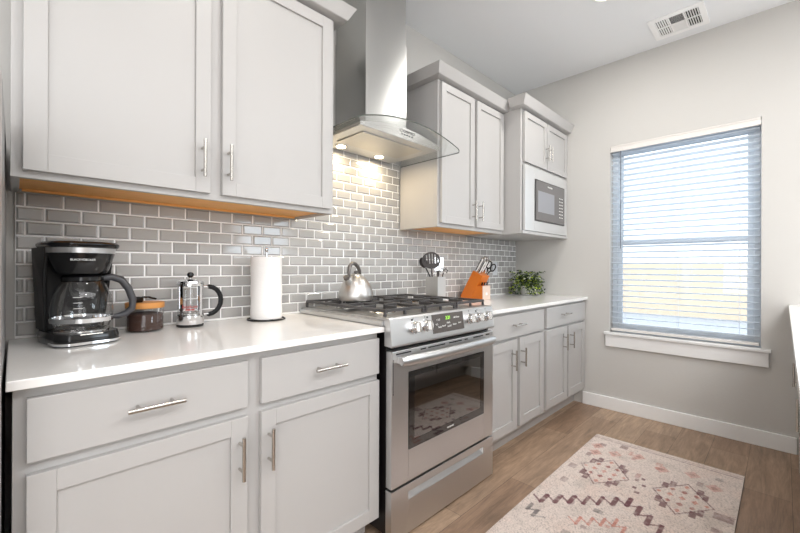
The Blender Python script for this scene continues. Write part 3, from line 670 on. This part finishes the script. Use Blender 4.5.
# french press
fp = thing('french_press', 'glass and chrome french press with black handle', 'french press', (.510, -.098, ZT+.0005))
MB().lathe([(.049, .0), (.050, .002), (.050, .007), (.047, .009)], seg=40).build('base_ring', BLACKP, fp, smooth=True)
MB().lathe([(.0485, .0095), (.0495, .011), (.0495, .046), (.0475, .046), (.0475, .012)], seg=40).build('metal_cup', CHROME, fp, smooth=True)
MB().lathe([(.044, .013), (.0465, .016), (.0465, .166), (.0475, .170)], seg=40).build('glass_beaker', GLASS, fp, smooth=True)
for k in range(4):
    a_ = PI/4+k*PI/2-.2; MB().box(.0468, .049, -.006, .006, .046, .165, Matrix.Rotation(a_, 4, 'Z')).build('frame_strap', CHROME, fp)
MB().lathe([(.0478, .163), (.050, .164), (.050, .172), (.0478, .172)], seg=40, cap=False).build('top_ring', CHROME, fp, smooth=True)
MB().lathe([(.050, .1725), (.052, .175), (.050, .182), (.030, .189), (.006, .191)], seg=40).build('lid', CHROME, fp, smooth=True)
MB().cyl((0, 0, .05), (0, 0, .200), .0025, seg=10).build('plunger_rod', CHROME, fp, smooth=True)
MB().lathe([(.045, .048), (.0455, .052), (.02, .060)], seg=36).build('plunger_filter', STEEL, fp, smooth=True)
MB().lathe([(.005, .196), (.012, .203), (.013, .210), (.009, .217), (.003, .219)], seg=24).build('knob', BLACKP, fp, smooth=True)
hq = []
for k in range(13):
    a_ = math.radians(105-210*k/12); hq.append((.062+.052*max(0, math.cos(a_))+.006, 0, .100+.058*math.sin(a_)))
MB().tube(hq, [.0075]*13, seg=10, flat=1.3).build('handle', BLACKM, fp, smooth=True)
MB().cyl((.049, 0, .158), (.070, 0, .158), .005, seg=10).cyl((.049, 0, .044), (.070, 0, .044), .005, seg=10).build('handle_bolt', CHROME, fp, smooth=True)
text('brand_mark', 'bodum', RED, fp, .019, Matrix.Rotation(math.radians(-18), 4, 'Z') @ at(0, -.0476, .082) @ FRONT, world=False)
mk = Matrix.Rotation(math.radians(-18), 4, 'Z'); MB().box(-.016, .016, -.0478, -.0472, .068, .072, mk).build('red_mark', RED, fp)

# paper towel
pt = thing('paper_towel_holder', 'black wire paper towel holder standing on the left counter', 'paper towel holder', (.822, -.125, ZT+.0005))
MB().tube([(.082*math.cos(2*PI*i/40), .082*math.sin(2*PI*i/40), .0035) for i in range(40)], .003, seg=8, close=True).tube([(-.082, 0, .003), (.082, 0, .003)], .0028).tube([(0, -.082, .003), (0, .082, .003)], .0028).build('wire_base', BLACKM, pt, smooth=True)
MB().cyl((0, 0, .004), (0, 0, .312), .0045, seg=12).lathe([(.005, .308), (.008, .313), (.008, .322), (.004, .327)], seg=16).build('rod', CHROME, pt, smooth=True)
ro = thing('paper_towel_roll', 'white paper towel roll on the wire holder', 'paper towel roll', (.822, -.125, ZT+.0075))
pr = [(.0675, 0), (.0685, .004)]+[(.0685+.0012*math.sin(k*1.7), .004+.266*k/10) for k in range(1, 10)]+[(.0685, .274), (.065, .279), (.020, .279), (.020, .0)]
MB().lathe(pr+[pr[0]], seg=56, cap=False).build('paper', PAPER, ro, smooth=True)
MB().lathe([(.0198, .001), (.0198, .278), (.018, .278), (.018, .001), (.0198, .001)], seg=32, cap=False).build('cardboard_core', mat('cardboard', (176, 148, 116), .9, var=.06), ro, smooth=True)


# kettle
kt = thing('tea_kettle', 'brushed stainless tea kettle on the rear left burner grate', 'kettle', (1.240, -.255, .9572), math.radians(200)); kt.scale = (.93, .93, .95)
kp = [(.080, 0), (.089, .003), (.094, .014), (.096, .032), (.090, .060), (.076, .090), (.058, .115), (.040, .130), (.034, .134)]
MB().lathe(kp, seg=56).build('body', SATIN, kt, smooth=True)
kl = MB().lathe([(.034, .1342), (.033, .139), (.018, .144), (.005, .145)], seg=36).build('lid', SATIN, kt, smooth=True)
MB().lathe([(.006, .145), (.012, .151), (.012, .157), (.006, .161)], seg=20).build('lid_knob', KHAND, kl, smooth=True)
MB().tube([(.058, 0, .088), (.078, 0, .104), (.092, 0, .122)], [.020, .017, .014], seg=16).build('spout', SATIN, kt, smooth=True)
MB().tube([(.090, 0, .118), (.099, 0, .131)], [.016, .0155], seg=16).build('whistle_cap', KHAND, kt, smooth=True)
hk = [(.066, 0, .118), (.072, 0, .150), (.064, 0, .182), (.040, 0, .200), (.010, 0, .198), (-.020, 0, .182), (-.040, 0, .158), (-.048, 0, .128)]
MB().tube(hk, [.006, .0085, .010, .010, .010, .010, .009, .006], seg=12, flat=1.1).build('handle', KHAND, kt, smooth=True)
MB().cyl((.062, -.008, .118), (.062, .008, .118), .010, seg=16).cyl((-.048, -.008, .122), (-.048, .008, .122), .010, seg=16).build('handle_bracket', CHROME, kt, smooth=True)

# utensil crock and utensils
ux, uy = 2.006, -.150
uc = thing('utensil_crock', 'square brushed steel utensil crock right of the range', 'utensil holder', (ux, uy, ZT+.0005))
q = MB(); a_, b_, h = .042, .052, .178
q.box(-a_, a_, -b_, -b_+.002, 0, h).box(-a_, a_, b_-.002, b_, 0, h).box(-a_, -a_+.002, -b_, b_, 0, h).box(a_-.002, a_, -b_, b_, 0, h).box(-a_, a_, -b_, b_, 0, .003)
q.build('steel_box', SATIN, uc, bevel=.0012)
def utensil(name, lab, bx, by, tx, ty, L, head, hm=GREYP, hr=.0055):
    """leans from (bx,by) at the crock floor to (tx,ty) at the head"""
    b0_, t0_ = Vector((bx, by, .006)), Vector((tx, ty, L))
    t_ = thing(name, lab, name.replace('_', ' '), (ux+bx, uy+by, ZT+.0065), group='utensils in the steel crock')
    d_ = (t0_-b0_); n_ = d_.length; dd = d_.normalized()
    # head frame: x' faces camera-ish plane
    view = Vector((-.77, -.63, 0)); y_ = (view-dd*view.dot(dd)).normalized(); x_ = y_.cross(dd).normalized()
    Mx = Matrix((x_, -y_, dd)).transposed().to_4x4()
    hq_ = MB().tube([(0, 0, 0), tuple(dd*n_*.5), tuple(dd*n_)], [hr, hr, hr*.8], seg=10); hq_.build('handle', hm, t_, smooth=True)
    head(t_, Matrix.Translation(dd*n_) @ Mx)
def h_slot(t_, M_):
    q = MB(); pts = []
    for k in range(28):
        a_ = 2*PI*k/28; pts.append((.062*math.cos(a_), .048+.056*math.sin(a_)))
    # slotted paddle: outer ring + bars
    inner = [(x*.80, .048+(z-.048)*.80) for x, z in pts]
    for i in range(28):
        j = (i+1) % 28
        q.loft([[M_ @ Vector((p[0], y, p[1])) for p in (pts[i], pts[j], inner[j], inner[i])] for y in (-.002, .002)])
    for k in range(5):
        x = -.038+k*.019; hh = .047*math.sqrt(max(.05, 1-(x/.052)**2))
        q.box(x-.006, x+.006, -.002, .002, .048-hh, .048+hh, M_)
    q.box(-.038, .038, -.0021, .0021, .004, .026, M_)
    q.build('slotted_head', GREYP, t_)
def h_spoon(t_, M_):
    MB().lathe([(.004, -.006), (.018, -.003), (.027, .006), (.026, .008), (.016, .001), (.004, -.001)], M=M_ @ Matrix.Translation((0, 0, .04)) @ Matrix.Rotation(PI/2, 4, 'X') @ Matrix.Diagonal((1, 1.4, 1, 1)), seg=28).build('spoon_bowl', GREYP, t_, smooth=True)
def h_turner(t_, M_):
    q = MB(); 
    for k in range(4): q.box(-.030+k*.017, -.021+k*.017, -.001, .001, .0, .075, M_)
    q.box(-.030, .030, -.001, .001, -.004, .012, M_).box(-.030, .030, -.001, .001, .066, .082, M_); q.build('turner_blade', CHROME, t_)
def h_masher(t_, M_):
    q = MB(); q.tube([M_ @ Vector(p) for p in ((-.022, 0, 0), (-.026, 0, .02), (-.012, 0, .03), (0, 0, .012), (.012, 0, .03), (.026, 0, .02), (.022, 0, 0))], .003, seg=8); q.build('wire_head', GREYP, t_, smooth=True)
def h_whisk(t_, M_):
    q = MB()
    for k in range(4):
        R_ = Matrix.Rotation(k*PI/4, 4, 'Z'); q.tube([M_ @ (R_ @ Vector((.02*math.sin(PI*j/10)*(1 if True else 1), 0, .07*(1-math.cos(PI*j/10))/2))) for j in range(11)], .0008, seg=5)
        q.tube([M_ @ (R_ @ Vector((-.02*math.sin(PI*j/10), 0, .07*(1-math.cos(PI*j/10))/2))) for j in range(11)], .0008, seg=5)
    q.build('whisk_wires', CHROME, t_, smooth=True)
def h_none(t_, M_):
    MB().lathe([(.007, -.02), (.009, 0), (.007, .012), (.003, .016)], M=M_, seg=16).build('rounded_end', GREYP, t_, smooth=True)
utensil('slotted_spoon', 'dark grey slotted spoon with a broad round head in the steel crock', -.031, -.010, -.034, .008, .240, h_slot)
utensil('serving_spoon', 'dark grey solid serving spoon leaning left in the steel crock', .018, -.042, -.026, .064, .236, h_spoon)
utensil('slotted_turner', 'steel slotted turner standing upright behind the grey spoons', .015, .0, .030, .000, .225, h_turner, CHROME, .004)
utensil('potato_masher', 'small dark wire masher leaning right in the steel crock', .034, .000, .034, -.038, .205, h_masher)
utensil('whisk', 'steel wire whisk in the middle of the steel crock', .0, .028, .004, .030, .195, h_whisk, CHROME, .004)
utensil('pastry_brush', 'short dark handled utensil poking out at the right of the crock', -.03, -.04, -.028, -.044, .205, h_none)

# knife block, knives and scissors
kx0, kx1 = 2.436, 2.540
kb = thing('knife_block', 'orange wooden knife block leaning on the right counter', 'knife block', (2.488, -.135, ZT+.0005))
def kbz(z): return ZT+.0005+z
slant = [(-.035, kbz(.006)), (-.046, kbz(0)), (-.165, kbz(0)), (-.228, kbz(.148)), (-.150, kbz(.198)), (-.142, kbz(.196))]
slant = [(-.040, kbz(.022)), (-.052, kbz(0)), (-.130, kbz(0)), (-.236, kbz(.176)), (-.155, kbz(.218))]
MB().prism(slant, 'x', kx0, kx1).build('slanted_block', BLOCK, kb, world=True, bevel=.003)
MB().prism([(-.131, kbz(0)), (-.238, kbz(0)), (-.238, kbz(.105)), (-.1945, kbz(.1055))], 'x', kx0+.001, kx1-.001).build('front_block', BLOCK, kb, world=True, bevel=.001)
MB().box(kx0+.001, kx1-.001, -.2415, -.2385, kbz(.0005), kbz(.105)).build('front_face', BLOCKF, kb, world=True)
MB().box(2.475, 2.50, -.2422, -.2416, kbz(.035), kbz(.055)).build('maker_mark', INKW, kb, world=True)
dk = Vector((0, -.106, .176)).normalized(); up_ = Vector((0, -.236+.155, .176-.218)).normalized()
top_a, top_b = Vector((0, -.155, kbz(.218))), Vector((0, -.236, kbz(.176)))
def knife(x, u, L, lab, r=.0102):
    p = top_a.lerp(top_b, u); p.x = x
    t_ = thing('kitchen_knife', lab, 'knife', p+dk*.0015, group='steel knives in the block')
    MB().tube([dk*0, dk*(L*.5), dk*L], [r*.8, r, r*.95], seg=10, flat=1.35).build('handle', CHROME, t_, smooth=True)
    MB().tube([dk*(L-.004), dk*(L+.002)], [r*1.02, r*.9], seg=10, flat=1.35).build('pommel', NICKEL, t_, smooth=True)
    MB().box(-.0093*r/.0085, .0, -.0022, .0022, .012, L-.012, Matrix((Vector((1, 0, 0)), dk.cross(Vector((1, 0, 0))), dk)).transposed().to_4x4()).build('dark_inlay', BLACKP, t_)
knife(2.452, .18, .112, 'steel handled knife in the back left slot of the block')
knife(2.476, .20, .122, 'steel handled knife second from the left in the back row')
knife(2.502, .20, .120, 'steel handled knife third from the left in the back row')
knife(2.455, .50, .105, 'steel handled knife in the middle left slot of the block', .009)
knife(2.480, .52, .108, 'steel handled knife in the centre slot of the block', .009)
knife(2.524, .45, .110, 'steel handled knife in the right slot of the block')
sc2 = thing('kitchen_scissors', 'black handled scissors standing in the knife block', 'scissors', top_a.lerp(top_b, .82)+Vector((2.515, 0, 0))+dk*.0015)
def ring(c_, a_, b_, tilt): return [Vector((c_[0], 0, 0))+dk*c_[1]+Vector((1, 0, 0))*0+(Vector((0, dk.z, -dk.y)).normalized()*a_*math.cos(2*PI*i/20))+dk*(b_*math.sin(2*PI*i/20)) for i in range(20)]
for s_, w_ in ((-.02, .018), (.02, .020)):
    q = MB(); q.tube([p + Vector((0, dk.z, -dk.y))*s_ for p in ring((0, .075), w_, .028, 0)], .005, seg=8, close=True); q.tube([dk*.0, dk*.03+Vector((0, dk.z, -dk.y))*s_*.4, dk*.05+Vector((0, dk.z, -dk.y))*s_], .005); q.build('finger_loop', BLACKP, sc2, smooth=True)
MB().tube([dk*0, dk*.03], .006).build('blade_base', CHROME, sc2, smooth=True)
for k, x in enumerate((2.455, 2.488, 2.521)):
    t_ = thing('steak_knife', ['steak knife in the low front slot, nearest the range', 'steak knife in the middle of the low front slots', 'steak knife in the low front slot, nearest the window'][k], 'knife', (x, -.222, kbz(.108)), group='steak knives in the block')
    MB().tube([(0, 0, 0), (0, -.004, .022)], [.006, .0055], seg=8).build('handle', BLACKP, t_, smooth=True)

# plant
pl = thing('potted_plant', 'leafy variegated green plant at the corner end of the right counter', 'plant', (3.20, -.20, ZT+.0005))
MB().lathe([(.040, 0), (.045, .004), (.056, .075), (.058, .080), (.052, .080), (.048, .068)], seg=36).build('pot', POT, pl, smooth=True)
MB().lathe([(.044, .062), (.05, .067), (.02, .07)], seg=28).build('soil', COFFEE, pl, smooth=True)
lf = MB(); stm = MB()
rnd = random.Random(11)
def leaf(c_, dirv, L, W):
    dirv = dirv.normalized(); s_ = dirv.cross(Vector((0, 0, 1)))
    s_ = s_.normalized() if s_.length > .05 else Vector((1, 0, 0)); s_ = (Matrix.Rotation(rnd.uniform(-.9, .9), 3, dirv) @ s_); nn = s_.cross(dirv)
    P_ = [c_, c_+dirv*L*.35+s_*W+nn*.004, c_+dirv*L*.75+s_*W*.8+nn*.003, c_+dirv*L-nn*.004, c_+dirv*L*.75-s_*W*.8+nn*.003, c_+dirv*L*.35-s_*W+nn*.004, c_+dirv*L*.5]
    v = [lf.b.verts.new(p) for p in P_]
    for i in range(6): lf.b.faces.new((v[i], v[(i+1) % 6], v[6]))
for k in range(120):
    a_ = rnd.uniform(0, 2*PI); el = rnd.uniform(.1, 1.35); reach = rnd.uniform(.05, .15)
    side = Vector((math.cos(a_), math.sin(a_), 0))
    lim = min(.165, .165/side.y if side.y > .2 else .2, .145/side.x if side.x > .2 else .3)
    # stems arch outward and down
    tipr = min(reach*(1.25 if abs(side.dot(Vector((.7, -.7, 0)))) > .6 else .95), lim-.02); toph = .10+.15*math.sin(el)*rnd.uniform(.5, 1); endz = toph-rnd.uniform(.0, .17)*(tipr/.12)
    p0_ = side*.02+Vector((0, 0, .062)); p1_ = side*tipr*.5+Vector((0, 0, toph)); p2_ = side*tipr+Vector((0, 0, max(.022, endz)))
    pts = [p0_*(1-t)**2+p1_*2*t*(1-t)+p2_*t*t for t in [i/7 for i in range(8)]]
    stm.tube(pts, .0013, seg=5)
    for i in range(2, 8):
        d_ = (pts[i]-pts[i-1]).normalized()
        for s_ in (-1, 1):
            dd = d_*.5+Vector((-side.y, side.x, 0))*s_*.8+Vector((0, 0, rnd.uniform(-.2, .4)))
            leaf(pts[i], dd, rnd.uniform(.018, .028), rnd.uniform(.006, .0095))
stm.build('stems', mat('green_stem', (70, 92, 48), .6), pl, smooth=True)
lf.build('foliage', LEAF, pl)

# ------------------------------------------------------------------ rug
RXa, RXb, RYa, RYb = .86, 2.780, -1.662, -.918
nx, ny = 420, 166
import numpy as np
gx = np.linspace(RXa, RXb, nx+1); gy = np.linspace(RYa, RYb, ny+1)
rs = np.random.RandomState(3)
me = bpy.data.meshes.new('pile'); verts = []; 
XX, YY = np.meshgrid(gx, gy, indexing='ij')
top = np.stack([XX, YY, np.full_like(XX, .009)], -1).reshape(-1, 3)
faces = [(i*(ny+1)+j, (i+1)*(ny+1)+j, (i+1)*(ny+1)+j+1, i*(ny+1)+j+1) for i in range(nx) for j in range(ny)]
nv = len(top); bor = [i*(ny+1) for i in range(nx+1)]+[nx*(ny+1)+j for j in range(1, ny+1)]+[i*(ny+1)+ny for i in range(nx-1, -1, -1)]+[j for j in range(ny-1, 0, -1)]
low = top[bor].copy(); low[:, 2] = .0008
allv = np.concatenate([top, low]); nb = len(bor)
faces += [(bor[k], nv+k, nv+(k+1) % nb, bor[(k+1) % nb]) for k in range(nb)]
me.from_pydata(allv.tolist(), [], faces)
def smooth_noise(sx, sy):
    g_ = rs.rand(sx+2, sy+2); u = np.linspace(0, sx, nx+1); v = np.linspace(0, sy, ny+1)
    i = u.astype(int); j = v.astype(int); fu = (u-i)[:, None]; fv = (v-j)[None, :]; fu = fu*fu*(3-2*fu); fv = fv*fv*(3-2*fv)
    A = g_[np.ix_(i, j)]; B = g_[np.ix_(i+1, j)]; C_ = g_[np.ix_(i, j+1)]; D = g_[np.ix_(i+1, j+1)]
    return A*(1-fu)*(1-fv)+B*fu*(1-fv)+C_*(1-fu)*fv+D*fu*fv
def L3(c): return np.array(s2l(c)[:3])
base_c = L3((222, 207, 197)); col = np.ones(XX.shape+(3,))*base_c
patch = smooth_noise(16, 7)*.6+smooth_noise(50, 20)*.4
col = col*(1-np.clip((patch-.5)*2, 0, 1)[..., None]*.35)+L3((222, 190, 174))*np.clip((patch-.5)*2, 0, 1)[..., None]*.35
gp = smooth_noise(24, 10); col = col*(1-np.clip((gp-.6)*2, 0, 1)[..., None]*.5)+L3((180, 168, 158))*np.clip((gp-.6)*2, 0, 1)[..., None]*.5
fade = np.clip(.25+smooth_noise(90, 40)*.9+smooth_noise(200, 90)*.5, 0, 1.15)
def put(mask, c, a=.9):
    global col
    k = (mask*a*np.clip(fade, .15, 1))[..., None]; col = col*(1-k)+L3(c)*k
def seg_mask(a_, b_, w):
    ax_, ay_ = a_; bx_, by_ = b_; dx, dy = bx_-ax_, by_-ay_; t = np.clip(((XX-ax_)*dx+(YY-ay_)*dy)/(dx*dx+dy*dy), 0, 1)
    return (np.hypot(XX-ax_-t*dx, YY-ay_-t*dy) < w).astype(float)
PLUM, ROSE, GREY, SAL = (108, 64, 70), (178, 112, 104), (116, 108, 106), (204, 138, 122)
def diamond(cx, cy, hx, hy):
    d_ = np.abs(XX-cx)/hx+np.abs(YY-cy)/hy
    put(((d_ < 1) & (d_ > .93)).astype(float), PLUM, .75)
    chk = (np.floor((XX-cx)/.066+(YY-cy)/.050+.5)+np.floor((XX-cx)/.066-(YY-cy)/.050+.5)).astype(int)
    loc = ((np.abs(((XX-cx)/.132+(YY-cy)/.100+.25) % .5-.25) < .15) & (np.abs(((XX-cx)/.132-(YY-cy)/.100+.25) % .5-.25) < .15))
    put(((d_ < .85) & loc & (chk % 2 == 0)).astype(float), SAL, .85)
    put(((d_ < .80) & (d_ > .3) & loc & (chk % 4 == 2)).astype(float), PLUM, .5)
    for (sx, sy) in ((1, 1), (1, -1), (-1, 1), (-1, -1)):
        for k in (.42, .6):
            ex, ey = cx+sx*hx*k*1.12, cy+sy*hy*(1-k)*1.12
            put(((np.abs(XX-ex) < .030) & (np.abs(YY-ey) < .013)).astype(float), PLUM, .8)
for cxx in (2.30, 1.30):
    for cyy in (-1.11, -1.46): diamond(cxx, cyy, .175, .125)
for (px, py) in ((2.36, -1.285), (2.29, -1.30), (2.24, -1.27), (2.33, -1.26), (2.20, -1.29)):
    put(((np.abs(XX-px) < .012) & (np.abs(YY-py) < .009)).astype(float), PLUM, .8)
# stepped medallion outline
def stair(x0, y0, sx, sy, n_, c_, w=.0055, st_=(.05, .042)):
    x, y = x0, y0
    for k in range(n_):
        x2 = x+sx*st_[0]; put(seg_mask((x, y), (x2, y), w*1.6), c_, .9); y2 = y+sy*st_[1]
        x3 = x2-sx*st_[0]*.45; put(seg_mask((x2, y), (x3, y2), w*.8), c_, .8); x, y = x3, y2
stair(2.12, -1.285, -1, 1, 7, PLUM, .0065, (.078, .050)); stair(2.12, -1.285, -1, -1, 7, PLUM, .0065, (.078, .050))
stair(1.90, -1.285, -1, 1, 4, SAL, .005, (.06, .04)); stair(1.90, -1.285, -1, -1, 4, SAL, .005, (.06, .04))
stair(1.74, -.965, -1, -1, 2, GREY, .006)
for cxx in (1.50,):
    for cyy in (-1.28,): diamond(cxx, cyy, .16, .13)
# scattered small rose motifs and end stripes
for k in range(60):
    px, py = rs.uniform(RXa+.05, RXb-.08), rs.uniform(RYa+.05, RYb-.04)
    if 2.12 < px < 2.48 and abs(abs(py+1.285)-.175) < .13: continue
    put(((np.abs(XX-px) < rs.uniform(.012, .03)) & (np.abs(YY-py) < rs.uniform(.008, .02))).astype(float), [SAL, ROSE, PLUM, GREY][rs.randint(4)], .5)
for px, py in ((2.60, -.98), (2.56, -1.09), (2.50, -1.00), (2.62, -1.2), (2.55, -1.33), (2.60, -1.46), (2.52, -1.56)):
    put(((np.abs(XX-px)/.045+np.abs(YY-py)/.038) < 1).astype(float), SAL, .55); put(((np.abs(XX-px)/.018+np.abs(YY-py)/.015) < 1).astype(float), PLUM, .4)
put(((np.abs(XX-2.25) < .03) & (np.abs(YY+1.62) < .035)).astype(float), PLUM, .55)
for xx in (RXb-.028, RXb-.048): put((np.abs(XX-xx) < .003).astype(float), PLUM, .55)
spk = rs.rand(nx+1, ny+1); col = col*(1-((spk > .86)*.42*np.clip(fade, 0, 1))[..., None])+L3((110, 90, 84))*((spk > .86)*.42*np.clip(fade, 0, 1))[..., None]
col = np.clip(col, 0, 1)
ca_ = me.color_attributes.new('weave', 'FLOAT_COLOR', 'POINT')
buf = np.ones((len(allv), 4), dtype=np.float32); buf[:nv, :3] = col.reshape(-1, 3); buf[nv:, :3] = L3((80, 52, 54))
ca_.data.foreach_set('color', buf.ravel())
me.materials.append(RUGM)
rt = thing('area_rug', 'faded pink and plum patterned runner rug on the wood floor', 'rug', (1.82, -1.29, 0))
ro_ = bpy.data.objects.new('woven_pile', me); COL.objects.link(ro_); ro_.parent = rt; me.transform(Matrix.Translation((-1.82, 1.29, 0)))
fg = MB()
k = RYa+.003
while k < RYb: fg.box(RXb+.0005, RXb+.010+.004*rnd.random(), k-.0016, k+.0016, .0008, .006); k += .0058
fg.build('fringe', mat('cream_yarn', (216, 204, 190), .95), rt, world=True)
